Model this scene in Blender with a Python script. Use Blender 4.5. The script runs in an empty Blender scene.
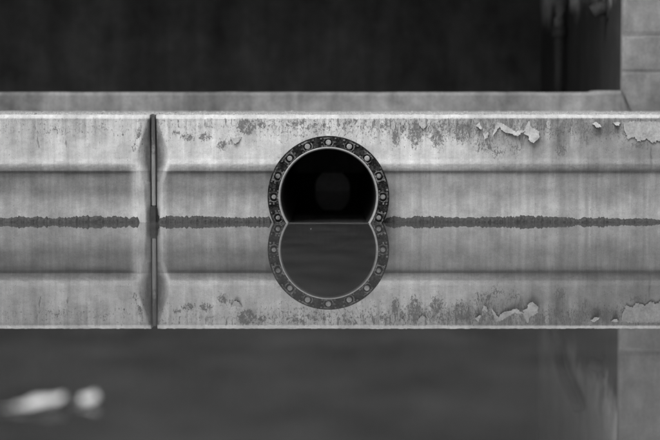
import bpy, bmesh, math, random
import numpy as np

random.seed(7)
scene = bpy.context.scene
COL = scene.collection
R = math.radians

# ------------------------------------------------------------------ camera model
# everything is measured in metres; photo pixels (660 x 440) are only used to work out real positions
F = 1830.0                     # focal length in photo pixels (about 100 mm)
TILT = math.atan(119.0 / F)    # the camera looks slightly down
DC = 9.15                      # camera to wall
CT, ST = math.cos(TILT), math.sin(TILT)


def ray(px, py):
    u, v = (px - 330.0) / F, (220.0 - py) / F
    return u, CT + v * ST, -ST + v * CT


_r = ray(330, 222.3)
HC = -_r[2] / _r[1] * DC       # camera height over the water


def P(px, py, Y=0.0):
    r = ray(px, py)
    k = (Y + DC) / r[1]
    return r[0] * k, HC + r[2] * k     # x, z on the vertical plane at depth Y


def W(px, py):
    r = ray(px, py)
    k = -HC / r[2]
    return r[0] * k, -DC + r[1] * k    # x, y on the water


def proj(x, y, z):
    dy, dz = y + DC, z - HC
    dep = dy * CT - dz * ST
    return 330 + F * x / dep, 220 - F * (dy * ST + dz * CT) / dep


# ------------------------------------------------------------------ numpy noise
def _hash(ix, iy, seed):
    h = (ix * 374761393 + iy * 668265263 + seed * 974634777) & 0xFFFFFFFF
    h = ((h ^ (h >> 13)) * 1274126177) & 0xFFFFFFFF
    return ((h ^ (h >> 16)) & 0xFFFF) / 65535.0


def vnoise(x, y, seed=0):
    x = np.asarray(x, float); y = np.asarray(y, float)
    ix, iy = np.floor(x).astype(np.int64), np.floor(y).astype(np.int64)
    fx, fy = x - ix, y - iy
    fx = fx * fx * (3 - 2 * fx); fy = fy * fy * (3 - 2 * fy)
    a, b = _hash(ix, iy, seed), _hash(ix + 1, iy, seed)
    c, d = _hash(ix, iy + 1, seed), _hash(ix + 1, iy + 1, seed)
    return (a * (1 - fx) + b * fx) * (1 - fy) + (c * (1 - fx) + d * fx) * fy


def fbm(x, y, seed=0, octv=4):
    s, a, t = 0.0, 0.5, 0.0
    for k in range(octv):
        s = s + a * vnoise(x * 2 ** k, y * 2 ** k, seed + k * 17)
        t += a; a *= 0.55
    return s / t


def sstep(a, b, x):
    t = np.clip((np.asarray(x, float) - a) / (b - a), 0, 1)
    return t * t * (3 - 2 * t)


# ------------------------------------------------------------------ materials
class NT:
    def __init__(self, name):
        self.m = bpy.data.materials.new(name)
        self.m.use_nodes = True
        self.n = self.m.node_tree.nodes
        self.l = self.m.node_tree.links
        self.b = self.n['Principled BSDF']
        self.b.inputs['Specular IOR Level'].default_value = 0.3
        self.co = self.n.new('ShaderNodeTexCoord').outputs['Object']

    def _set(self, sock, v):
        if isinstance(v, (int, float)):
            sock.default_value = v
        else:
            self.l.new(v, sock)

    def noise(self, sc, detail=4, rough=0.6, off=(0, 0, 0), dist=0.0):
        mp = self.n.new('ShaderNodeMapping')
        mp.inputs['Scale'].default_value = sc if isinstance(sc, tuple) else (sc, sc, sc)
        mp.inputs['Location'].default_value = off
        self.l.new(self.co, mp.inputs['Vector'])
        t = self.n.new('ShaderNodeTexNoise')
        t.inputs['Scale'].default_value = 1
        t.inputs['Detail'].default_value = detail
        t.inputs['Roughness'].default_value = rough
        t.inputs['Distortion'].default_value = dist
        self.l.new(mp.outputs[0], t.inputs['Vector'])
        return t.outputs['Fac']

    def math(self, op, a, b=0.0, clamp=False):
        m = self.n.new('ShaderNodeMath'); m.operation = op; m.use_clamp = clamp
        self._set(m.inputs[0], a); self._set(m.inputs[1], b)
        return m.outputs[0]

    def remap(self, v, a, b, c, d, smooth=False):
        m = self.n.new('ShaderNodeMapRange')
        m.interpolation_type = 'SMOOTHSTEP' if smooth else 'LINEAR'
        for i, q in enumerate((v, a, b, c, d)):
            self._set(m.inputs[i], q)
        return m.outputs[0]

    def mix(self, f, a, b):
        m = self.n.new('ShaderNodeMix'); m.data_type = 'FLOAT'
        self._set(m.inputs[0], f); self._set(m.inputs[2], a); self._set(m.inputs[3], b)
        return m.outputs[0]

    def attr(self, name):
        a = self.n.new('ShaderNodeAttribute'); a.attribute_name = name
        return a.outputs['Fac']

    def z(self):
        s = self.n.new('ShaderNodeSeparateXYZ'); self.l.new(self.co, s.inputs[0]); return s.outputs

    def done(self, colour, rough=0.85, bump=None, dist=0.004, strength=0.6):
        c = self.n.new('ShaderNodeCombineColor')
        for i in range(3):
            self._set(c.inputs[i], colour)
        self.l.new(c.outputs[0], self.b.inputs['Base Color'])
        self._set(self.b.inputs['Roughness'], rough)
        if bump is not None:
            bp = self.n.new('ShaderNodeBump')
            bp.inputs['Distance'].default_value = dist
            bp.inputs['Strength'].default_value = strength
            self.l.new(bump, bp.inputs['Height'])
            self.l.new(bp.outputs[0], self.b.inputs['Normal'])
        return self.m


def mat_wall():
    t = NT('weathered_concrete')
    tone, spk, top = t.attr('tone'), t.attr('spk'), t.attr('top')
    streak = t.noise((55, 8, 4.0), 5, 0.62)
    streak2 = t.noise((14, 3, 1.6), 4, 0.6, (3, 0, 1))
    mid = t.noise(9, 8, 0.62)
    fine = t.noise((260, 120, 200), 3, 0.7)
    grain = t.noise(90, 4, 0.7, (5, 1, 2))
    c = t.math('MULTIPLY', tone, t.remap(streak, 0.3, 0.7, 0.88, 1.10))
    c = t.math('MULTIPLY', c, t.remap(streak2, 0.3, 0.7, 0.86, 1.12))
    c = t.math('MULTIPLY', c, t.remap(mid, 0.3, 0.7, 0.74, 1.2))
    c = t.math('MULTIPLY', c, t.remap(fine, 0.25, 0.75, 0.82, 1.16))
    # coating worn down to grey in long vertical patches
    wn = t.noise((42, 10, 9), 6, 0.66, (6, 3, 2))
    wr = t.attr('worn')
    wm = t.remap(wn, t.math('SUBTRACT', 0.66, t.math('MULTIPLY', wr, 0.22)), t.math('SUBTRACT', 0.76, t.math('MULTIPLY', wr, 0.22)), 0, 1, True)
    c = t.mix(t.math('MULTIPLY', wm, 0.85), c, t.math('MULTIPLY', t.remap(streak, .3, .7, .10, .23), t.remap(fine, .3, .7, .8, 1.15)))
    # fine pits everywhere and flaked-off coating where the attribute says so
    pit = t.noise((120, 60, 70), 4, 0.75, (9, 2, 4))
    pits = t.remap(pit, t.math('SUBTRACT', 0.66, t.math('MULTIPLY', spk, 0.20)),
                   t.math('SUBTRACT', 0.73, t.math('MULTIPLY', spk, 0.19)), 0.0, 1.0, True)
    blot = t.noise((48, 20, 26), 6, 0.72, (1, 8, 4))
    blots = t.remap(blot, t.math('SUBTRACT', 0.70, t.math('MULTIPLY', spk, 0.23)),
                    t.math('SUBTRACT', 0.76, t.math('MULTIPLY', spk, 0.22)), 0.0, 1.0, True)
    bare = t.math('MAXIMUM', pits, blots)
    dark = t.math('MULTIPLY', t.remap(grain, 0.3, 0.7, 0.07, 0.20), t.remap(fine, .3, .7, .8, 1.15))
    c = t.mix(t.math('MULTIPLY', bare, 0.9), c, dark)
    # rough aggregate on the walking surface
    agg = t.noise((190, 14, 190), 4, 0.8, (2, 2, 7))
    ctop = t.math('MULTIPLY', t.remap(agg, 0.32, 0.68, 0.10, 0.56), 1.0, True)
    c = t.mix(top, c, ctop)
    h = t.math('SUBTRACT', t.math('ADD', t.math('MULTIPLY', grain, 0.5), t.math('MULTIPLY', fine, 0.35)), t.math('MULTIPLY', bare, 0.5))
    return t.done(c, 0.88, h, 0.004, 0.55)


def mat_concrete(name, base, var=0.25, zlines=(), streak=0.2):
    t = NT(name)
    mid = t.noise(3.2, 8, 0.65)
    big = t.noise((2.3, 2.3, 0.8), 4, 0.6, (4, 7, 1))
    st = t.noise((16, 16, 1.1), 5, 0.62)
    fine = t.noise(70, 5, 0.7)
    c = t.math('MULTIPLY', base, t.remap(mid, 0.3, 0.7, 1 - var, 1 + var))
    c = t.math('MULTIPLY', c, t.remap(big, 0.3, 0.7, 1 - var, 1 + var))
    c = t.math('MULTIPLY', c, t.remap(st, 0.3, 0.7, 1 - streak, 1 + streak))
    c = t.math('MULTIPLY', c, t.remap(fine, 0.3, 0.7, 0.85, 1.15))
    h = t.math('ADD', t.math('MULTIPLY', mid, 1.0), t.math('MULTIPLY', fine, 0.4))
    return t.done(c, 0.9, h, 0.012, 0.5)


def mat_plain(name, base, var=0.3, sc=40, rough=0.7, metal=0.0, bump=0.5, dist=0.002):
    t = NT(name)
    a = t.noise(sc, 6, 0.7)
    b = t.noise(sc * 4.3, 3, 0.7, (3, 1, 5))
    c = t.math('MULTIPLY', base, t.remap(a, 0.3, 0.7, 1 - var, 1 + var))
    c = t.math('MULTIPLY', c, t.remap(b, 0.3, 0.7, 1 - var * .6, 1 + var * .6))
    t.b.inputs['Metallic'].default_value = metal
    return t.done(c, rough, t.math('ADD', a, t.math('MULTIPLY', b, .5)), dist, bump)


def mat_iron():
    t = NT('corroded_iron')
    a = t.noise(38, 7, 0.75)
    b = t.noise(120, 5, 0.75, (4, 1, 1))
    c = t.mix(t.remap(a, 0.42, 0.62, 0, 1, True), 0.006, 0.042)
    t.b.inputs['Specular IOR Level'].default_value = 0.08
    c = t.math('MULTIPLY', c, t.remap(b, 0.32, 0.68, 0.45, 1.6))
    return t.done(c, 0.75, t.math('ADD', a, b), 0.006, 0.9)


def mat_mark():
    t = NT('worn_cast_iron')
    a = t.noise(34, 7, 0.8, (2, 5, 3))
    b = t.noise(150, 4, 0.75, (4, 4, 1))
    c = t.mix(t.remap(a, 0.42, 0.60, 0, 1, True), 0.030, 0.22)
    t.b.inputs['Specular IOR Level'].default_value = 0.1
    c = t.math('MULTIPLY', c, t.remap(b, 0.32, 0.68, 0.45, 1.5))
    return t.done(c, 0.75, t.math('ADD', a, b), 0.006, 0.9)


def mat_strip():
    t = NT('grey_joint_filler')
    a = t.noise((90, 60, 9), 5, 0.7)
    b = t.noise(45, 5, 0.7)
    z = t.math('ADD', t.z()[2], t.remap(b, .3, .7, -.05, .05))
    c = t.mix(t.remap(z, 0.33, 0.42, 0, 1, True), 0.20, 0.08)
    c = t.math('MULTIPLY', c, t.remap(a, .3, .7, .6, 1.35))
    return t.done(c, 0.85, t.math('ADD', a, b), 0.003, 0.5)


def mat_water():
    t = NT('murky_still_water')
    st = t.noise((4.2, 2.6, 1), 4, 0.58, (1, 2, 3))
    st2 = t.noise((1.6, 14, 1), 4, 0.6, (7, 2, 3))
    c = t.math('MULTIPLY', WATER_VEIL, t.remap(st, 0.3, 0.7, 0.68, 1.32))
    c = t.math('MULTIPLY', c, t.remap(st2, 0.3, 0.7, 0.90, 1.10))
    t.b.inputs['IOR'].default_value = 1.31
    t.b.inputs['Specular IOR Level'].default_value = 0.5
    rip = t.noise((1.1, 3.0, 1), 2, 0.5)
    return t.done(c, 0.0, rip, 0.0004, 0.12)


WATER_VEIL = 0.056


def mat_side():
    t = NT('streaked_concrete_paler_above')
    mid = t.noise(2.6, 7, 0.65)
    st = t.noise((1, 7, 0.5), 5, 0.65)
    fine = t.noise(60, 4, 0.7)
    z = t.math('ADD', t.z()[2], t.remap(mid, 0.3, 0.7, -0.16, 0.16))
    c = t.mix(t.remap(z, 1.24, 1.62, 0, 1, True), 0.045, 0.72)  # base colour turns much paler above a ragged level
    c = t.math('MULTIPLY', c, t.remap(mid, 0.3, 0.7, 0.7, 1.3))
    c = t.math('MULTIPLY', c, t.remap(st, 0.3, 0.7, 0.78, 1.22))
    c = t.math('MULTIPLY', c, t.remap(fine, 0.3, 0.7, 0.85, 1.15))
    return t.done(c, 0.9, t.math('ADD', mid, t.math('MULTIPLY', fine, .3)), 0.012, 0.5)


M_WALL = mat_wall()
M_LEDGE = mat_concrete('grey_concrete', 0.175, 0.5, streak=0.16)
M_PILLAR = mat_concrete('pillar_concrete', 0.205, 0.45, streak=0.12)
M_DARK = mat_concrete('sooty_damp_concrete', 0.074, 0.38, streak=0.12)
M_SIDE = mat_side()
M_FLAKE = mat_plain('pale_old_coating', 0.34, 0.3, 22, 0.8, bump=0.4)
M_IRON = mat_iron()
M_MARK = mat_mark()
M_BOLT = mat_plain('lit_galvanised_bolt', 0.25, 0.45, 45, 0.6)  # upper bolts: light from above put into the colour
M_BOLT2 = mat_plain('shaded_galvanised_bolt', 0.15, 0.6, 40, 0.6)  # same bolts lower down, with shade put into the colour
M_WASH = mat_plain('dark_washer_iron', 0.008, 0.4, 90, 0.8)
M_WASH.node_tree.nodes['Principled BSDF'].inputs['Specular IOR Level'].default_value = 0.05
M_RIM = mat_plain('pale_pipe_liner', 0.30, 0.22, 45, 0.6)
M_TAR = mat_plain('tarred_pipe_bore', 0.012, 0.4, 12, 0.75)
M_BORE_LIGHT = mat_plain('bore_light_grey', 0.62, 0.15, 14, 0.7)  # pale tone for the added disc and patch that suggest light in the bore
M_STRIP = mat_strip()
M_BOOT = mat_plain('black_rubber', 0.035, 0.3, 60, 0.7)
M_ALGAE = mat_plain('wet_dark_algae', 0.058, 0.5, 60, 0.7, bump=1.0, dist=0.006)
M_LEAF = mat_plain('pale_dry_leaf', 0.6, 0.12, 60, 0.6)
M_MOUTH_LINE = mat_plain('dull_mouth_line', 0.05, 0.2, 60, 0.7)
M_PIPE = mat_plain('rusty_drain_iron', 0.05, 0.4, 30, 0.7)
M_PIPE2 = mat_plain('limescaled_iron', 0.17, 0.4, 30, 0.8)
M_WATER = mat_water()


# ------------------------------------------------------------------ object helpers
def link(name, me, mat, parent=None, smooth=False):
    o = bpy.data.objects.new(name, me)
    if mat:
        me.materials.append(mat)
    COL.objects.link(o)
    if parent:
        o.parent = parent
    if smooth:
        me.polygons.foreach_set('use_smooth', [True] * len(me.polygons))
    return o


def from_bm(name, bm, mat, parent=None, smooth=False):
    bmesh.ops.recalc_face_normals(bm, faces=bm.faces)
    me = bpy.data.meshes.new(name); bm.to_mesh(me); bm.free()
    return link(name, me, mat, parent, smooth)


def from_lists(name, vs, fs, mat, parent=None, smooth=False):
    me = bpy.data.meshes.new(name)
    me.from_pydata([tuple(map(float, v)) for v in vs], [], fs)
    me.validate(); me.update()
    return link(name, me, mat, parent, smooth)


def tag(o, label, cat, group=None, kind=None):
    o['label'] = label
    if cat: o['category'] = cat
    if group: o['group'] = group
    if kind: o['kind'] = kind
    return o


def thing(name, label, cat, group=None, loc=(0, 0, 0)):
    o = bpy.data.objects.new(name, None); o.empty_display_size = 0.1
    COL.objects.link(o); o.location = loc
    return tag(o, label, cat, group, 'thing')


def box(bm, x0, x1, y0, y1, z0, z1, bev=0.0):
    r = bmesh.ops.create_cube(bm, size=1)
    for v in r['verts']:
        v.co = ((x0 + x1) / 2 + v.co.x * (x1 - x0), (y0 + y1) / 2 + v.co.y * (y1 - y0), (z0 + z1) / 2 + v.co.z * (z1 - z0))
    if bev:
        es = list({e for v in r['verts'] for e in v.link_edges})
        bmesh.ops.bevel(bm, geom=es, offset=bev, segments=2, affect='EDGES')


def revolve(bm, prof, cx, cz, n=96, a0=0.0, a1=2 * math.pi, closed_prof=False):
    """profile of (radius, Y) turned about a horizontal axis along Y; angle 0 is up, positive to the right"""
    full = abs(a1 - a0 - 2 * math.pi) < 1e-6
    cnt = n if full else n + 1
    rings = []
    for i in range(cnt):
        a = a0 + (a1 - a0) * i / n
        rings.append([bm.verts.new((cx + r * math.sin(a), y, cz + r * math.cos(a))) for r, y in prof])
    m = len(prof)
    for i in range(n):
        A, B = rings[i], rings[(i + 1) % cnt]
        for j in range(m if closed_prof else m - 1):
            bm.faces.new((A[j], B[j], B[(j + 1) % m], A[(j + 1) % m]))
    if not full and closed_prof:
        bm.faces.new(rings[0]); bm.faces.new(rings[-1][::-1])


def tube(bm, pts, rads, n=14, cap=True):
    pts = [np.array(p, float) for p in pts]
    up = np.array((0, 0, 1.0)); rings = []
    for i, p in enumerate(pts):
        d = pts[min(i + 1, len(pts) - 1)] - pts[max(i - 1, 0)]
        d /= np.linalg.norm(d)
        s = np.cross(d, up if abs(d[2]) < 0.9 else np.array((1.0, 0, 0))); s /= np.linalg.norm(s)
        t = np.cross(s, d)
        r = rads[i] if isinstance(rads, (list, tuple)) else rads
        rings.append([bm.verts.new(p + r * (math.cos(2 * math.pi * k / n) * s + math.sin(2 * math.pi * k / n) * t)) for k in range(n)])
    for A, B in zip(rings, rings[1:]):
        for k in range(n):
            bm.faces.new((A[k], A[(k + 1) % n], B[(k + 1) % n], B[k]))
    if cap:
        bm.faces.new(rings[0][::-1]); bm.faces.new(rings[-1])


# ------------------------------------------------------------------ main dimensions
FLY = -0.07                                   # front of the flange
CX, CZ = P(328.4, 196.9, FLY)
PX = (FLY + DC) / F                            # metres per photo pixel there
R_OUT, R_BC, R_LIP, R_IN = 61.0 * PX, 54.6 * PX, 50.2 * PX, 47.7 * PX
ZTOP = P(330, 114.6, 0.02)[1]
JX = P(153.2, 200, 0)[0]                       # joint centre
LEDGE_Y = 2.8

# ------------------------------------------------------------------ channel wall
K_SPOTS = [(18, 128, 14, 10, .22), (55, 130, 22, 12, .42), (100, 127, 18, 8, .38), (122, 133, 6, 9, .45), (139, 134, 4, 8, .75), (135, 146, 4, 7, .6),
           (126, 158, 7, 3, .4), (176, 133, 7, 4, .6), (188, 137, 9, 5, .75), (205, 137, 8, 5, .85), (222, 145, 7, 7, .75), (246, 127, 11, 8, 1.1),
           (233, 141, 9, 5, .6), (262, 125, 6, 5, .8), (277, 128, 5, 8, .45), (298, 123, 12, 5, .7), (312, 125, 8, 6, .5), (350, 122, 16, 5, .6),
           (372, 123, 8, 5, .5), (384, 126, 8, 6, .7), (396, 136, 5, 15, .8), (415, 134, 8, 16, .9), (437, 138, 10, 14, .75),
           (462, 132, 12, 14, .75), (485, 146, 14, 10, .6), (498, 152, 10, 7, .6), (515, 148, 10, 10, .5), (545, 150, 5, 10, .3),
           (558, 132, 6, 9, .75), (562, 150, 7, 8, .7), (584, 135, 5, 9, .5), (597, 131, 8, 6, .9), (616, 128, 6, 6, .6),
           (640, 146, 16, 4, .6), (655, 132, 3, 8, .5), (606, 150, 7, 6, .3)]
D_SPOTS = [(20, 128, 10, 16, .10), (40, 132, 10, 20, .16), (62, 130, 12, 14, .12), (95, 126, 16, 9, .10), (246, 127, 12, 8, .16), (398, 128, 8, 8, .20),
           (420, 128, 16, 10, .20), (452, 128, 14, 11, .20), (470, 130, 16, 12, .22), (490, 136, 14, 13, .18), (515, 140, 16, 10, .22),
           (505, 120, 22, 4, .22), (540, 126, 10, 7, .16), (542, 150, 8, 14, .12),
           (560, 138, 7, 17, .30), (586, 136, 7, 16, .22), (603, 130, 16, 9, .26), (620, 150, 26, 14, .10), (648, 156, 14, 14, .16),
           (560, 195, 8, 22, .05), (600, 190, 60, 25, .06)]


def wall_panel(x_a, x_b, joint_right):
    """one precast length of the channel wall from x_a to x_b; its jointed end carries the splayed groove"""
    vis0, vis1 = -1.78, 1.78
    xs = []
    x = x_a
    while x < x_b - 1e-6:
        xs.append(x)
        inside = vis0 - 0.01 <= x < vis1
        nxt = x + (0.0056 if inside else 0.06)
        if not inside and x < vis0 < nxt: nxt = vis0
        x = nxt
    if x_b - xs[-1] < 0.002: xs.pop()
    xs.append(x_b)
    xs = np.array(xs)
    # profile parameter: section id, base (Y recess weight, z)
    z_lip1, z_lip0 = P(330, 159.0)[1], P(330, 163.8)[1]
    z_u = P(330, 173.5)[1]
    prof = [(-0.35, 'low'), (-0.1, 'low')]
    prof += [(z, 'low') for z in np.arange(-0.03, z_u - 0.003, 0.0062)]
    prof += [(z, 'under') for z in np.linspace(z_u, z_lip0, 14)]
    prof += [(z, 'lip') for z in np.linspace(z_lip0 + 0.004, z_lip1, 6)]
    zc = P(330, 118.4)[1]
    prof += [(z, 'up') for z in np.arange(z_lip1 + 0.006, zc - 0.002, 0.0060)]
    prof += [(zc + k * (ZTOP - zc) / 4, 'cham') for k in range(5)]
    ytop = [0.035, 0.055, 0.08, 0.11, 0.15, 0.19, 0.24, 0.3, 0.36, 0.43, 0.5, 0.6, 0.7, 0.82, 0.95, 1.1, 1.25, 1.4, 1.6, 1.8, 2.0, 2.2, 2.4, 2.6, LEDGE_Y + 0.02]
    prof += [(y, 'top') for y in ytop]
    prof += [(ZTOP - 0.4, 'back')]
    nX, nP = len(xs), len(prof)
    V = np.zeros((nX, nP, 3)); TOP = np.zeros((nX, nP))
    pxs = 330 + xs / 0.005
    # recess in the lower half fades out next to the joint
    if joint_right:
        rec = 1 - sstep(125, 141, pxs)
    else:
        rec = sstep(160, 175, pxs)
    dj = np.abs(xs - JX) / 0.005
    for j, (q, sec) in enumerate(prof):
        if sec == 'top' or sec == 'back':
            y = np.full(nX, q if sec == 'top' else LEDGE_Y + 0.02)
            z = np.full(nX, ZTOP if sec == 'top' else q)
            if sec == 'top' and q < LEDGE_Y:
                z = z + 0.030 * (fbm(xs * 75, y * 20 + 3, 5, 3) - 0.45) * (1 if 0.06 < q < 1.5 else .3) + 0.006 * (fbm(xs * 9, y * 4, 8, 2) - 0.5)
                TOP[:, j] = 1
        else:
            z = np.full(nX, q); zz = q
            back = 0.0
            if sec == 'low':
                back = 0.010 + 0.016 * float(np.clip(zz / z_u, 0, 1))
            elif sec == 'under':
                t = (zz - z_u) / (z_lip0 - z_u)
                back = 0.026 - 0.028 * (t ** 1.2 * (1.9 - 0.9 * t)) if t < 1 else -0.002
            elif sec == 'lip':
                t = (zz - z_lip0) / (z_lip1 - z_lip0)
                back = -0.002 * math.cos(math.pi * 0.5 * t)
            y = back * rec + 0 * xs
            if sec == 'cham':
                t = (zz - zc) / (ZTOP - zc)
                y = y + 0.022 * t ** 1.2
                z = z + 0.0022 * (fbm(xs * 60, zz * 50, 3, 3) - 0.5) * (1 + t)
            # splayed groove along the joint: widest at mid height
            pyq = 222.3 - zz / 0.005
            w = 4.5 + 11.5 * float(np.exp(-((pyq - 158) / 26.0) ** 2)) + 3.0 * float(sstep(180, 198, pyq))
            y = y + 0.05 * np.clip(1 - dj / w, 0, 1) ** 0.8 * (np.clip((116.0 - pyq) / -6.0, 0.25, 1))
            # uneven face
            y = y + 0.004 * (fbm(xs * 7, q * 9 + 0 * xs, 21, 4) - 0.5) + 0.0012 * (vnoise(xs * 110, q * 110 + 0 * xs, 33) - 0.5)
        V[:, j, 0] = xs; V[:, j, 1] = y; V[:, j, 2] = z
    vs = V.reshape(-1, 3)
    px, py = proj(vs[:, 0], vs[:, 1], vs[:, 2])
    # tone: how pale the surface is drawn (coating, dirt, stains, painted recess shade)
    tone = np.full(len(vs), 0.50)
    up = py < 170.5
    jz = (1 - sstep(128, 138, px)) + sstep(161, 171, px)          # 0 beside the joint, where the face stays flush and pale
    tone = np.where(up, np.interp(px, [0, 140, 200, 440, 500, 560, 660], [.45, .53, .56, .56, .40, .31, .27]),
                    np.interp(px, [0, 140, 250, 420, 560, 572, 660], [.21, .235, .24, .275, .265, .235, .235]) * jz + 0.36 * (1 - jz))  # lower face toned darker for the shade of its recess
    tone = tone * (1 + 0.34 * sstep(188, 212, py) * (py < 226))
    wob = 1 + 0.5 * (fbm(px * 0.22, py * 0.12, 50, 3) - 0.5)
    worn = 0.42 * (1 - sstep(121, 146, py)) * up * np.interp(px, [0, 150, 180, 380, 460, 660], [.9, .95, 1.35, 1.5, 1.9, 1.8])
    for (cx, cy, sx, sy, a) in D_SPOTS:
        g = np.exp(-((px - cx) / (1.25 * sx)) ** 2 - ((py - cy) / (1.15 * sy)) ** 2)
        tone = tone * (1 - 0.7 * a * np.clip(g * wob * 1.25, 0, 1))
        worn = np.maximum(worn, 4.0 * a * g)
    # run-off marks: pale lime runs and dark drips, long and narrow
    for (cx, w, y0, y1, a) in [(549, 2.2, 119, 168, .30), (577, 2.6, 128, 168, .22), (571.5, 1.2, 119, 150, .15), (470, 2, 150, 168, .1), (533, 2, 142, 168, -.10), (397, 2.2, 140, 168, -.12),
                               (420, 1.4, 140, 168, -.10), (12, 2, 119, 150, -.12), (33, 3, 119, 160, -.14), (75, 1.6, 119, 140, -.12),
                               (505, 2, 150, 168, -.08), (640, 2, 145, 168, -.12), (617, 1.6, 130, 168, .1), (548, 2, 175, 212, .06), (90, 2, 175, 212, -.06), (230, 2, 175, 212, .05)]:
        wv = cx + 1.6 * (vnoise(py * 0.11, 0 * py + cx, 71) - 0.5)
        g = np.exp(-((px - wv) / w) ** 2) * sstep(y0 - 4, y0 + 4, py) * (1 - sstep(y1 - 10, y1 + 2, py))
        tone = tone * (1 + a * g)
    # dirt held in the joint: spindle shaped, deepest beside the filler
    djp = np.abs(px - 153.2)
    wj = 4.0 + 11.0 * np.exp(-((py - 155) / 24.0) ** 2)
    jd = np.clip(1 - djp / wj, 0, 1) * (py < 182) * (py > 119) * 1.0 + 0.6 * np.clip(1 - djp / 6.5, 0, 1) * (py >= 182)
    tone = tone * (1 - 0.78 * np.clip(1.7 * jd * (0.35 + 1.3 * fbm(px * 0.3, py * 0.08, 60, 3)), 0, 1) ** 0.7)
    # dark line just under the edge; overhang shade and dirt painted along the undercut
    tone = tone * (1 - 0.16 * np.exp(-((py - 119.6) / 0.9) ** 2) * (0.4 + 1.2 * fbm(px * .15, 0 * px, 61, 3)))
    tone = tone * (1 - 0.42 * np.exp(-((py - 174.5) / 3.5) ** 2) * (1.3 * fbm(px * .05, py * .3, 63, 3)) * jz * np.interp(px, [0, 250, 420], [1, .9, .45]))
    tone = tone * (1 + np.interp(px, [0, 300, 420], [0, .05, .30]) * np.exp(-((py - 167.5) / 2.2) ** 2))
    # soft vertical wash marks running down from the edge
    wash = fbm(px * .42, py * .015, 66, 4) - .45
    tone = tone * (1 - .75 * np.clip(wash, -.12, .4) * (1 - sstep(119, 156, py)) * (py > 118.4))
    wash2 = fbm(px * .30, py * .02, 67, 4) - .5
    tone = tone * (1 - .35 * wash2 * (py > 171))
    # recess shade and dirt put into the tone, ending short of the joint
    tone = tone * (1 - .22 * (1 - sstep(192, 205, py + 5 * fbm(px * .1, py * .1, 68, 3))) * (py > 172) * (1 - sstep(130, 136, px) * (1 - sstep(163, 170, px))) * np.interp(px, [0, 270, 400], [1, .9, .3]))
    ch = (py < 118.2) & (vs[:, 2] > 0.4)
    tone = np.where(ch, 0.47, tone)
    spk = np.full(len(vs), 0.16) + 0.3 * np.exp(-((py - 128) / 14) ** 2) * np.interp(px, [0, 150, 240, 280, 380, 400, 460, 660], [.9, .9, 1.1, 1.6, 1.7, 1.9, 2.1, 1.8])
    for (cx, cy, sx, sy, a) in K_SPOTS:
        spk = np.maximum(spk, 1.55 * a * np.exp(-((px - cx) / sx) ** 2 - ((py - cy) / sy) ** 2))
    spk = np.minimum(spk, 1.0)
    spk = np.where(py > 168, np.where(spk < .1, .05, .08), spk)
    spk = np.where(ch, 0.12, spk)
    faces = []
    idx = lambda i, j: i * nP + j
    yj = V[:, :, 1].mean(axis=0)
    for i in range(nX - 1):
        for j in range(nP - 1):
            mx = (xs[i] + xs[i + 1]) / 2; mz = (V[i, j, 2] + V[i, j + 1, 2]) / 2
            if prof[j + 1][1] in ('low', 'under', 'lip', 'up') and math.hypot(mx - CX, mz - CZ) < R_LIP + 0.012:
                continue
            faces.append((idx(i, j), idx(i + 1, j), idx(i + 1, j + 1), idx(i, j + 1)))
    faces.append(tuple(idx(0, j) for j in range(nP)))
    faces.append(tuple(idx(nX - 1, nP - 1 - j) for j in range(nP)))
    return vs, faces, tone, spk, TOP.reshape(-1), np.clip(worn, 0, 1.2) * (py > 118.4)


def make_wall(label, x_a, x_b, joint_right):
    vs, faces, tone, spk, top, worn = wall_panel(x_a, x_b, joint_right)
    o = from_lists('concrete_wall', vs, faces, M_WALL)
    me = o.data
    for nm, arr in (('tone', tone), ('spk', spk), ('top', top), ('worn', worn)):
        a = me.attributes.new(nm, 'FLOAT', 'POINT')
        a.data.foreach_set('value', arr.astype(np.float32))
    sm = [len(p.vertices) == 4 for p in me.polygons]
    me.polygons.foreach_set('use_smooth', sm)
    return tag(o, label, 'wall', 'wall lengths along the channel', 'thing')


wall_l = make_wall('short pale concrete wall length ending at the joint, without any pipe', -7.5, JX - 0.0155, True)
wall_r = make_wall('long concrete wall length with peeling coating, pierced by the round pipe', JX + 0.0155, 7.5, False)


def flake(pts, parent, y0=-0.004, lift=0.010, thick=0.003, label=None, rag=0.55):
    """a sheet of old coating standing off the wall, curling out towards its lower edge"""
    out = []
    for k in range(len(pts)):
        a, b = pts[k], pts[(k + 1) % len(pts)]
        n = max(2, int(math.dist(a, b) / 1.0))
        for s in range(n):
            t = s / n
            j = rag if s else rag * .3
            out.append((a[0] + (b[0] - a[0]) * t + random.uniform(-j, j), a[1] + (b[1] - a[1]) * t + random.uniform(-j, j)))
    ys = [p[1] for p in out]; ya, yb = min(ys), max(ys)
    bm = bmesh.new(); vv = []
    for p in out:
        x, z = P(p[0], p[1], 0)
        t = (p[1] - ya) / max(1e-3, yb - ya)
        vv.append(bm.verts.new((x, y0 - 1.5 * lift * t ** 2 - 0.0015 * random.random(), z)))
    f = bm.faces.new(vv)
    r = bmesh.ops.triangulate(bm, faces=[f])
    r = bmesh.ops.extrude_face_region(bm, geom=list(bm.faces))
    for v in [g for g in r['geom'] if isinstance(g, bmesh.types.BMVert)]:
        v.co.y += thick
    o = from_bm('paint_flake', bm, M_FLAKE, parent)
    if label: o['label'] = label
    return o


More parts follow.
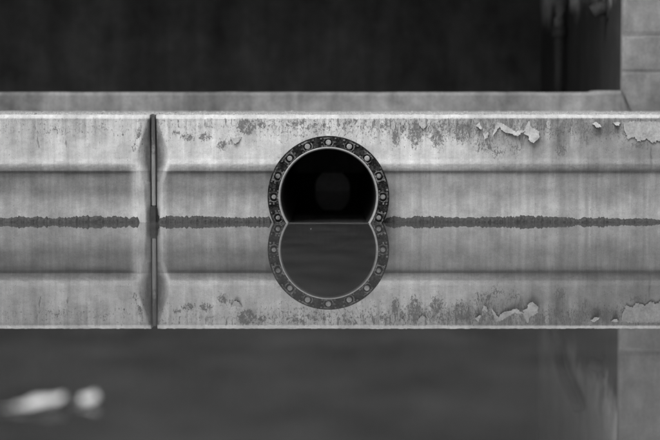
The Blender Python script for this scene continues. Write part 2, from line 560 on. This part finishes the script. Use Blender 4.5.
for pts, lift in [
    ([(475.5, 126), (480, 122.2), (481.3, 129.4)], .010),
    ([(482.7, 132.7), (485.5, 134), (488.9, 130.6), (487.8, 137.3), (484.5, 139.4), (483.4, 135.5)], .012),
    ([(492.2, 136.4), (497.0, 122.4), (499.6, 123.2), (503.6, 123.6), (508, 127.0), (516, 131.8), (521, 129.8), (525, 130.6), (521.5, 132.6), (516.8, 136.0), (510, 133.4), (503.2, 131.4), (499.4, 126.8), (494.4, 133)], .013),
    ([(525.5, 126.5), (529, 121), (531, 127), (539, 131), (539, 138), (533.6, 143), (529, 141), (528, 135.5), (523.6, 133.6)], .014),
    ([(592, 123.4), (596, 121.8), (601, 126.4), (596, 127.6)], .016),
    ([(612.5, 122.2), (620, 122.4), (618.6, 125.8), (615, 125.2)], .016),
    ([(418, 121.8), (424, 121.4), (426, 126), (423, 129.5), (420, 126)], .008),
    ([(400, 121.6), (405, 121.4), (404, 125), (401.5, 126.2)], .007),
    ([(230, 136.4), (234.5, 138.2), (241.5, 136.6), (239, 142.2), (233.6, 144)], .008),
]:
    flake(pts, wall_r, lift=lift)
flake([(623.6, 121.6), (625, 132.7), (628, 139.4), (634.5, 136.6), (638, 141.3), (647, 138.6), (652.7, 143), (657, 140.6), (663, 143.5), (672, 141), (690, 139), (690, 121.4)], wall_r,
      y0=-0.003, lift=.003, thick=.0022, rag=.9, label='large sheet of coating still holding on near the top edge')
# ------------------------------------------------------------------ joint filler
jt = thing('joint_filler', 'narrow grey upright filler strip in the joint between two wall lengths', 'joint strip', loc=(JX, 0.0, 0))
bm = bmesh.new()
zb = P(153, 206.2)[1]
box(bm, -0.0095, 0.0095, 0.024, 0.12, zb, ZTOP - 0.012, 0.003)
box(bm, -0.0152, 0.0152, 0.060, 0.118, zb, ZTOP - 0.014)
from_bm('filler_strip', bm, M_STRIP, jt)
bm = bmesh.new()
box(bm, -0.0152, 0.0152, -0.006, 0.1, -0.3, zb - 0.001, 0.004)
box(bm, 0.016, 0.029, 0.008, 0.05, -0.3, P(153, 215.5)[1], 0.004)
from_bm('rubber_seal', bm, M_BOOT, jt)

# ------------------------------------------------------------------ algae at the waterline
def algae():
    vs, fs = [], []
    for (a, b) in ((-60, 139), (158.5, 271), (384.5, 740)):
        n = int((b - a) / 0.55)
        q = np.linspace(a, b, n)
        end = np.minimum(1, np.minimum(sstep(-1.5, 2.5, q - a) if a > 0 else 1, sstep(-1.5, 2.5, b - q) if b < 300 else 1))
        h = 5.4 + 1.2 * (fbm(q * 0.045, q * 0, 90, 2) - .5) * 2 + 2.7 * (fbm(q * 0.22, q * 0 + 4, 91, 3) - .4) + 1.9 * (vnoise(q * 0.85, q * 0, 92) - .5)
        h = h * np.interp(q, [0, 420, 560, 630, 660], [1, 1.0, .95, .72, .6])
        h = np.maximum(0.8, h * end) * 0.005
        rows = 8
        base = len(vs)
        for i in range(n):
            x = (q[i] - 330) * 0.005
            for k in range(rows):
                t = k / (rows - 1)
                z = -0.05 + (h[i] + 0.05) * t
                rc = (1 - float(sstep(125, 141, q[i]))) if q[i] < 150 else float(sstep(160, 175, q[i]))
                yf = (0.010 + 0.016 * max(0, z / 0.237)) * rc
                bulge = 0.006 + 0.010 * math.sin(math.pi * min(1, t * .9)) + 0.010 * (float(vnoise(q[i] * .9, t * 5, 93)) - .4)
                if k == rows - 1: bulge = -0.003
                vs.append((x, yf - bulge, z))
        for i in range(n - 1):
            for k in range(rows - 1):
                p = base + i * rows + k
                fs.append((p, p + rows, p + rows + 1, p + 1))
    o = from_lists('algae', vs, fs, M_ALGAE, smooth=True)
    tag(o, 'dark ragged band of wet algae along the waterline of the wall', 'algae', None, 'stuff')


algae()

# ------------------------------------------------------------------ flanged pipe
pipe = thing('flanged_pipe', 'round bolted flange pipe mouth half sunk in the still water', 'pipe', loc=(CX, FLY, CZ))
bm = bmesh.new()
yb = FLY + 0.045
prof = [(R_LIP, 0.0), (R_BC + 0.6 * PX, 0.0015), (R_OUT - 0.9 * PX, 0.001), (R_OUT - 0.2 * PX, 0.003), (R_OUT, 0.008), (R_OUT, 0.040), (R_OUT - .006, 0.045), (R_LIP + .012, 0.046), (R_LIP + .012, 0.19), (R_LIP, 0.19)]
revolve(bm, prof, 0, 0, 160, closed_prof=True)
fl = from_bm('flange', bm, M_IRON, pipe)
bm = bmesh.new()
revolve(bm, [(R_LIP - .0005, 0.012), (R_LIP - .0005, -0.005), (R_LIP - 0.003, -0.009), (R_LIP - 0.008, -0.008), (R_IN + 0.001, 0.004), (R_IN, 0.045), (R_LIP - .0005, 0.05)], 0, 0, 160, closed_prof=True)
from_bm('pipe_lip', bm, M_RIM, pipe, True)
bm = bmesh.new()
L_END = 3.9
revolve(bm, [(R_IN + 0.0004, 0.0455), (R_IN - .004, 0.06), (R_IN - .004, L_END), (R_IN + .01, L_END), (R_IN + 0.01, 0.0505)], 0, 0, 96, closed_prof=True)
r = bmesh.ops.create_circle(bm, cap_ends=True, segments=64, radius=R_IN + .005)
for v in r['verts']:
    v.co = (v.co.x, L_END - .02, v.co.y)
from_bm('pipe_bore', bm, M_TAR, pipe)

# added disc deep in the bore, standing in for faint light at its end
YF = 3.2
def loc(px, py, Y):
    x, z = P(px, py, Y); return x - CX, z - CZ
fc = loc(332.5, 187.5, YF); fr = 17.4 * (YF + DC) / F
bm = bmesh.new()
ring = []
top_z = loc(332, 171.8, YF)[1]
for k in range(64):
    a = 2 * math.pi * k / 64
    x, z = fc[0] + fr * math.cos(a), fc[1] + fr * math.sin(a) * 1.02
    
    z = min(z, top_z)
    ring.append((x, z))
yy = YF - FLY
A = [bm.verts.new((x, yy, z)) for x, z in ring]
B = [bm.verts.new((x, yy + .02, z)) for x, z in ring]
ca = bm.verts.new((fc[0], yy - .012, fc[1] - .02)); cb = bm.verts.new((fc[0], yy + .02, fc[1] - .02))
for k in range(64):
    n = (k + 1) % 64
    for q in ((A[k], A[n], ca), (B[n], B[k], cb), (A[k], B[k], B[n], A[n])):
        try: bm.faces.new(q)
        except ValueError: pass
bmesh.ops.dissolve_degenerate(bm, dist=1e-5, edges=bm.edges)
from_bm('bore_light_disc', bm, M_BORE_LIGHT, pipe)
bm = bmesh.new()
x0, z1 = loc(316, 155.5, YF); x1, z0 = loc(349, 166.5, YF)
box(bm, x0, x1, yy, yy + .02, z0, z1, .004)
from_bm('bore_light_patch', bm, M_BORE_LIGHT, pipe)  # added patch above the disc, also standing in for faint light
bm = bmesh.new()
zt = math.sqrt(max(0, (R_IN) ** 2 - x0 ** 2))
box(bm, x0 + .03, x0 + .05, yy + .022, yy + .04, top_z - .03, zt - .004)
box(bm, x1 - .05, x1 - .03, yy + .022, yy + .04, top_z - .03, zt - .004)
from_bm('patch_hanger', bm, M_TAR, pipe)  # invented hangers holding the added patch


def sector(bm, r0, r1, a0, a1, y0, y1, n=5):
    g = []
    for i in range(n + 1):
        a = a0 + (a1 - a0) * i / n
        s, c = math.sin(a), math.cos(a)
        g.append([bm.verts.new((r * s, y, r * c)) for r, y in ((r0, y1), (r0, y0), (r1, y0), (r1, y1))])
    for A, B in zip(g, g[1:]):
        for j in range(4):
            bm.faces.new((A[j], B[j], B[(j + 1) % 4], A[(j + 1) % 4]))
    bm.faces.new(g[0]); bm.faces.new(g[-1][::-1])


for k in range(-5, 6):
    a = R(22.5) * k
    px_a = PX / R_BC                       # one photo pixel along the bolt circle, in radians
    bm = bmesh.new()                       # raised casting round each bolt, with three short bars on either side
    ra, rb = R_BC - 4.0 * PX, R_BC + 4.8 * PX
    h = -0.004
    sector(bm, ra, ra + 1.2 * PX, a - 4.6 * px_a, a + 4.6 * px_a, h, .002)
    sector(bm, rb - 1.2 * PX, rb, a - 4.6 * px_a, a + 4.6 * px_a, h, .002)
    revolve(bm, [(4.35 * PX, .001), (4.35 * PX, -.003), (5.3 * PX, -.0025), (5.3 * PX, .001)], R_BC * math.sin(a), R_BC * math.cos(a), 28, closed_prof=True)
    for sgn in (-1, 1):
        if random.random() < .5: sector(bm, ra, rb, min(sgn * 4.4, sgn * 5.6) * px_a + a, max(sgn * 4.4, sgn * 5.6) * px_a + a, h, .002)
        wob = random.uniform(-.3, .3)
        for q in (0.0, 3.7, 7.4):
            e0, e1 = sgn * 5.6, sgn * (7.5 + random.uniform(-.6, .6))
            if random.random() < .18: continue
            q += random.uniform(-.5, .5)
            sector(bm, ra + q * PX, ra + (q + random.uniform(1.1, 1.9)) * PX, a + min(e0, e1) * px_a, a + max(e0, e1) * px_a, h + random.uniform(0, .0012), .002)
    from_bm('cast_mark', bm, M_MARK, pipe)
    bx, bz = R_BC * math.sin(a), R_BC * math.cos(a)
    bright = abs(k) <= 2  # upper bolts take the lit tone
    bm = bmesh.new()
    s = (random.uniform(2.5, 2.85) if bright else random.uniform(2.2, 2.5)) * PX
    turn = random.random()
    def rg(rr, y, n=6):
        return [bm.verts.new((bx + rr * math.cos(2 * math.pi * (i / n) + turn), y, bz + rr * math.sin(2 * math.pi * (i / n) + turn))) for i in range(n)]
    rings = [rg(s, -.002, 12), rg(s, -.008, 12), rg(s * .85, -.0098, 12), rg(s * .45, -.0104, 12)]
    for A_, B_ in zip(rings, rings[1:]):
        for i in range(12):
            bm.faces.new((A_[i], A_[(i + 1) % 12], B_[(i + 1) % 12], B_[i]))
    bm.faces.new(rings[-1])
    bo = from_bm('bolt', bm, M_BOLT if bright else M_BOLT2, pipe)
    if bright: bo['label'] = 'upper bolt head coloured lighter, as if lit from above'
    bm = bmesh.new()
    revolve(bm, [(s * .9, .001), (s * .9, -.004), (4.3 * PX, -.003), (4.3 * PX, .001)], bx, bz, 24, closed_prof=True)
    from_bm('washer', bm, M_WASH, bo)

# ------------------------------------------------------------------ concrete chamber behind
ch = thing('concrete_chamber', 'dark open concrete chamber with low front ledge and thick pillar', 'building', loc=(0, 0, 0))
XP = P(622.3, 50, LEDGE_Y)[0]
ZL = P(330, 92.0, LEDGE_Y)[1]
ZROOF = 2.35


def sheet_block(name, mat, x0, x1, nx, z0f, z1f, nz, yfront, yback, rough=0.006, seed=1):
    """an upright block with an uneven front: z range may vary along x"""
    vs, fs = [], []
    xs = np.linspace(x0, x1, nx)
    for i, x in enumerate(xs):
        za, zb_ = z0f(x), z1f(x)
        for k in range(nz):
            z = za + (zb_ - za) * k / (nz - 1)
            y = yfront + rough * (float(fbm(np.array([x * 5]), np.array([z * 5]), seed, 4)[0]) - .5) + (0.012 if k == nz - 1 else 0)
            vs.append((x, y, z))
        vs.append((x, yback, zb_ + .001)); vs.append((x, yback, za))
    m = nz + 2
    for i in range(nx - 1):
        for k in range(m):
            a, b = i * m + k, i * m + (k + 1) % m
            fs.append((a, a + m, b + m, b))
    fs.append(tuple(range(m))[::-1]); fs.append(tuple((nx - 1) * m + k for k in range(m)))
    return from_lists(name, vs, fs, mat, ch)


def ledge_top(x):
    px = 330 + x * F / (LEDGE_Y + DC)
    return ZL + 0.006 * (float(fbm(np.array([x * 6]), np.array([.5]), 40, 4)[0]) - .5) + 0.010 * float(sstep(594, 598, px))


sheet_block('ledge', M_LEDGE, -7.2, XP - .004, 420, lambda x: ZTOP - .02, ledge_top, 8, LEDGE_Y, LEDGE_Y + .35, .006, 2)
# pillar with the slanted foot
bm = bmesh.new()
gr = []
zc1, zc2 = P(640, 37, LEDGE_Y)[1], P(640, 73, LEDGE_Y)[1]
zs = sorted(set([ZTOP - .02] + list(np.linspace(ZTOP, ZROOF - .006, 60)) + [zc1 - .008, zc1, zc1 + .008, zc2 - .008, zc2, zc2 + .008]))
xsP = np.concatenate([np.linspace(0, 1.2, 50), np.linspace(1.4, 5.2, 10)])
vs, fs = [], []
for x in xsP:
    for z in zs:
        yv = LEDGE_Y - .03 + 0.010 * (float(fbm(np.array([x * 4]), np.array([z * 4]), 12, 4)[0]) - .5)
        if x < .01: yv += .018
        zl1, zl2 = zc1 + .012 * math.sin(x * 6), zc2 + .006 * math.sin(x * 9)
        for zl in (zl1, zl2):
            if abs(z - zl) < .0085: yv += .007
        # slanted cut at the foot
        cut = float(np.clip((ZL + .01 - z) / (ZL + .01 - ZTOP), 0, 1)) * .062
        vs.append((XP + max(x, cut if x < .05 else x), yv, z))
n = len(zs)
for i in range(len(xsP) - 1):
    for k in range(n - 1):
        a = i * n + k
        fs.append((a, a + n, a + n + 1, a + 1))
bi = len(vs)
for x, z in ((XP + .001, ZTOP - .02), (XP + .001, ZROOF - .006), (XP + 5.2, ZROOF - .006), (XP + 5.2, ZTOP - .02)):
    vs.append((x, LEDGE_Y + .07, z))
fs.append(tuple([k for k in range(n)] + [bi + 1, bi]))
fs.append(tuple([(len(xsP) - 1) * n + k for k in range(n)][::-1] + [bi + 3, bi + 2]))
fs.append((bi, bi + 1, bi + 2, bi + 3))
from_lists('pillar', vs, fs, M_PILLAR, ch)
# wedge of the ledge under the slanted foot
bm = bmesh.new()
tri = [(XP - .003, ZL - .004), (XP - .003, ZTOP - .02), (XP + .055, ZTOP - .02)]
A = [bm.verts.new((x, LEDGE_Y + .002, z)) for x, z in tri]; B = [bm.verts.new((x, LEDGE_Y + .2, z)) for x, z in tri]
bm.faces.new(A); bm.faces.new(B[::-1])
for k in range(3): bm.faces.new((A[k], A[(k + 1) % 3], B[(k + 1) % 3], B[k]))
from_bm('ledge_foot', bm, M_LEDGE, ch)

XS = XP + .02                                     # inner side wall, set back a little behind the pillar
YB = 7.6
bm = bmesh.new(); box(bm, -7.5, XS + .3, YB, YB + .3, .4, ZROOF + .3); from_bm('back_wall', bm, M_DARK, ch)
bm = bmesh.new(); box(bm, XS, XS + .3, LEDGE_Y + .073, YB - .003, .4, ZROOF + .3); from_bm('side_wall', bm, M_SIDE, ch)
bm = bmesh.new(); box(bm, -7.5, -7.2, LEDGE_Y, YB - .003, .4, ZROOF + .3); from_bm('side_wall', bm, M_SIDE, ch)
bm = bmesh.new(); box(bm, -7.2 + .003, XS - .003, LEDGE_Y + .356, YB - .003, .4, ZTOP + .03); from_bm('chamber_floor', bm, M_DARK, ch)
bm = bmesh.new(); box(bm, -7.8, XP + 5.3, LEDGE_Y - .25, YB + .5, ZROOF + .303, ZROOF + .6, .02); from_bm('roof_slab', bm, M_LEDGE, ch)
bm = bmesh.new(); box(bm, -7.5, XP + 5.2, LEDGE_Y, LEDGE_Y + .4, ZROOF - .003, ZROOF + .3, .01); from_bm('lintel', bm, M_LEDGE, ch)

# ------------------------------------------------------------------ old drain pipes on the side wall
def on_side(px, py, off):
    """point a little in front of the inner side wall that shows at this place"""
    X = XS - off
    r = ray(px, py); k = X / r[0]
    return X, -DC + r[1] * k, HC + r[2] * k


a = on_side(559, 60, .07)
dp = thing('drain_pipe', 'dark upright drain pipe with a pale curved elbow on the shaded chamber wall', 'drain pipe', loc=(a[0], a[1], ZTOP + .03))
za = on_side(558, 30, .07)[2] - ZTOP - .03
bm = bmesh.new(); tube(bm, [(0, 0, .004), (0, 0, za)], .038); from_bm('pipe_run', bm, M_PIPE, dp, True)
bm = bmesh.new(); tube(bm, [(0, 0, za - .06), (0, 0, za - .055), (0, 0, za + .02), (0, 0, za + .025)], [.045, .062, .062, .045]); from_bm('collar', bm, M_PIPE, dp)
bm = bmesh.new()
pts = []
for k in range(9):
    t = k / 8 * R(80)
    pts.append((0, -.55 * (1 - math.cos(t)), za + .026 + .36 * math.sin(t)))
pts.append((0, -1.3, za + .5))
tube(bm, pts, .042); from_bm('elbow', bm, M_PIPE2, dp, True)
b = on_side(608, 8, .001)
sp = thing('drain_spout', 'short dark spout poking out of the chamber wall beside the pillar', 'drain spout', loc=(XS - .002, b[1], b[2]))
bm = bmesh.new(); tube(bm, [(0, 0, 0), (-.06, 0, -.005), (-.11, 0, -.03)], [.05, .05, .048], 18); from_bm('spout_tube', bm, M_PIPE, sp, True)
bm = bmesh.new(); tube(bm, [(0, 0, 0), (-.012, 0, 0)], [.085, .08], 24); from_bm('wall_collar', bm, M_PIPE, sp)

# ------------------------------------------------------------------ water and what floats on it
bm = bmesh.new()
vsw = [bm.verts.new(p) for p in ((-120, -160, 0), (120, -160, 0), (120, 4.2, 0), (-120, 4.2, 0))]
bm.faces.new(vsw)
wat = from_bm('water', bm, M_WATER)
wat['kind'] = 'structure'; wat['label'] = 'still dark water mirroring the wall and pipe'


def leaf(name, label, px, py, length, width, rot, curl, tip):
    x, y = W(px, py)
    root = thing(name, label, 'leaf', 'pale leaves drifting on the water', (x, y, 0.0))
    root.rotation_euler = (0, 0, rot)
    vs, fs = [], []
    n, m = 24, 7
    for i in range(n + 1):
        t = i / n
        w = width * (math.sin(math.pi * min(1, t * .97 + .03)) ** .7) * (0.75 + .35 * t)
        for k in range(m):
            s = (k / (m - 1) - .5) * 2
            z = .003 + curl * (s * s) * (0.4 + .6 * t) + tip * (t - .35) ** 2 + .003 * math.sin(t * 9 + s * 3)
            vs.append(((t - .5) * length, s * w / 2, z))
    for i in range(n):
        for k in range(m - 1):
            a = i * m + k
            fs.append((a, a + m, a + m + 1, a + 1))
    o = from_lists('blade', vs, fs, M_LEAF, root, True)
    md = o.modifiers.new('thick', 'SOLIDIFY'); md.thickness = .0012
    bm = bmesh.new()
    tube(bm, [(-.5 * length - .03, .004, .004), (-.5 * length, 0, .005), (0, 0, .006), (.45 * length, 0, .01)], [.0012, .0014, .0012, .0006], 8)
    from_bm('stalk', bm, M_LEAF, root)


leaf('floating_leaf', 'larger pale curled leaf floating on the dark open water', 40, 408, .100, .08, R(28), .014, .020)
leaf('floating_leaf', 'smaller pale leaf floating just beside the larger one', 89, 404, .034, .042, R(60), .012, .02)
x, y = W(311, 229)
bm = bmesh.new(); bmesh.ops.create_icosphere(bm, subdivisions=2, radius=1)
for v in bm.verts:
    v.co = (v.co.x * .0035 * (1 + .2 * math.sin(v.co.z * 7)), v.co.y * .007, v.co.z * .0025 * (1 + .2 * math.sin(v.co.x * 5)))
o = from_bm('floating_seed', bm, M_MARK, smooth=True); o.location = (x, y, .001)
tag(o, 'tiny pale seed floating in front of the pipe mouth', 'seed', None, 'thing')
bm = bmesh.new()
pts = [(-.238 + .476 * k / 20, .004 * math.sin(k * .7), .0012 + .0006 * math.sin(k * 1.3)) for k in range(21)]
tube(bm, pts, .0021, 8)
o = from_bm('mouth_line', bm, M_MOUTH_LINE, smooth=True); o.location = (CX + .002, FLY - .006, 0)  # added tube that draws the pale line along the waterline
tag(o, 'thin dull line added across the pipe mouth at the waterline', 'mouth_line', None, 'thing')

# ------------------------------------------------------------------ light: soft overcast daylight from above and behind the camera
SUN_EL, SUN_AZ = R(56), R(205)          # azimuth clockwise from +Y
sd = np.array((math.sin(SUN_AZ) * math.cos(SUN_EL), math.cos(SUN_AZ) * math.cos(SUN_EL), math.sin(SUN_EL)))
w = bpy.data.worlds.new('World'); scene.world = w; w.use_nodes = True
nt = w.node_tree; bg = nt.nodes['Background']
sky = nt.nodes.new('ShaderNodeTexSky'); sky.sky_type = 'NISHITA'; sky.sun_disc = False
sky.sun_elevation = SUN_EL; sky.sun_rotation = SUN_AZ
bw = nt.nodes.new('ShaderNodeRGBToBW')
nt.links.new(sky.outputs[0], bw.inputs[0]); nt.links.new(bw.outputs[0], bg.inputs['Color'])
bg.inputs['Strength'].default_value = 0.14
sl = bpy.data.lights.new('sun', 'SUN'); sl.energy = 1.3; sl.angle = R(35); sl.color = (1, 1, 1)
so = bpy.data.objects.new('sun', sl); COL.objects.link(so)
from mathutils import Vector
so.rotation_euler = Vector(-sd).to_track_quat('-Z', 'Y').to_euler()
so.location = (0, 0, 20)

# ------------------------------------------------------------------ camera and view
cd = bpy.data.cameras.new('camera'); cam = bpy.data.objects.new('camera', cd); COL.objects.link(cam)
cam.location = (0, -DC, HC); cam.rotation_euler = (R(90) - TILT, 0, 0)
cd.sensor_width = 36; cd.lens = F / 660 * 36; cd.clip_start = .05; cd.clip_end = 1000
cd.dof.use_dof = True; cd.dof.focus_distance = DC * CT + .01; cd.dof.aperture_fstop = cd.lens / 1000 / .060
scene.camera = cam
scene.view_settings.view_transform = 'Standard'
scene.view_settings.look = 'None'
scene.view_settings.exposure = 0.93
scene.view_settings.gamma = 1
scene.view_settings.use_curve_mapping = False
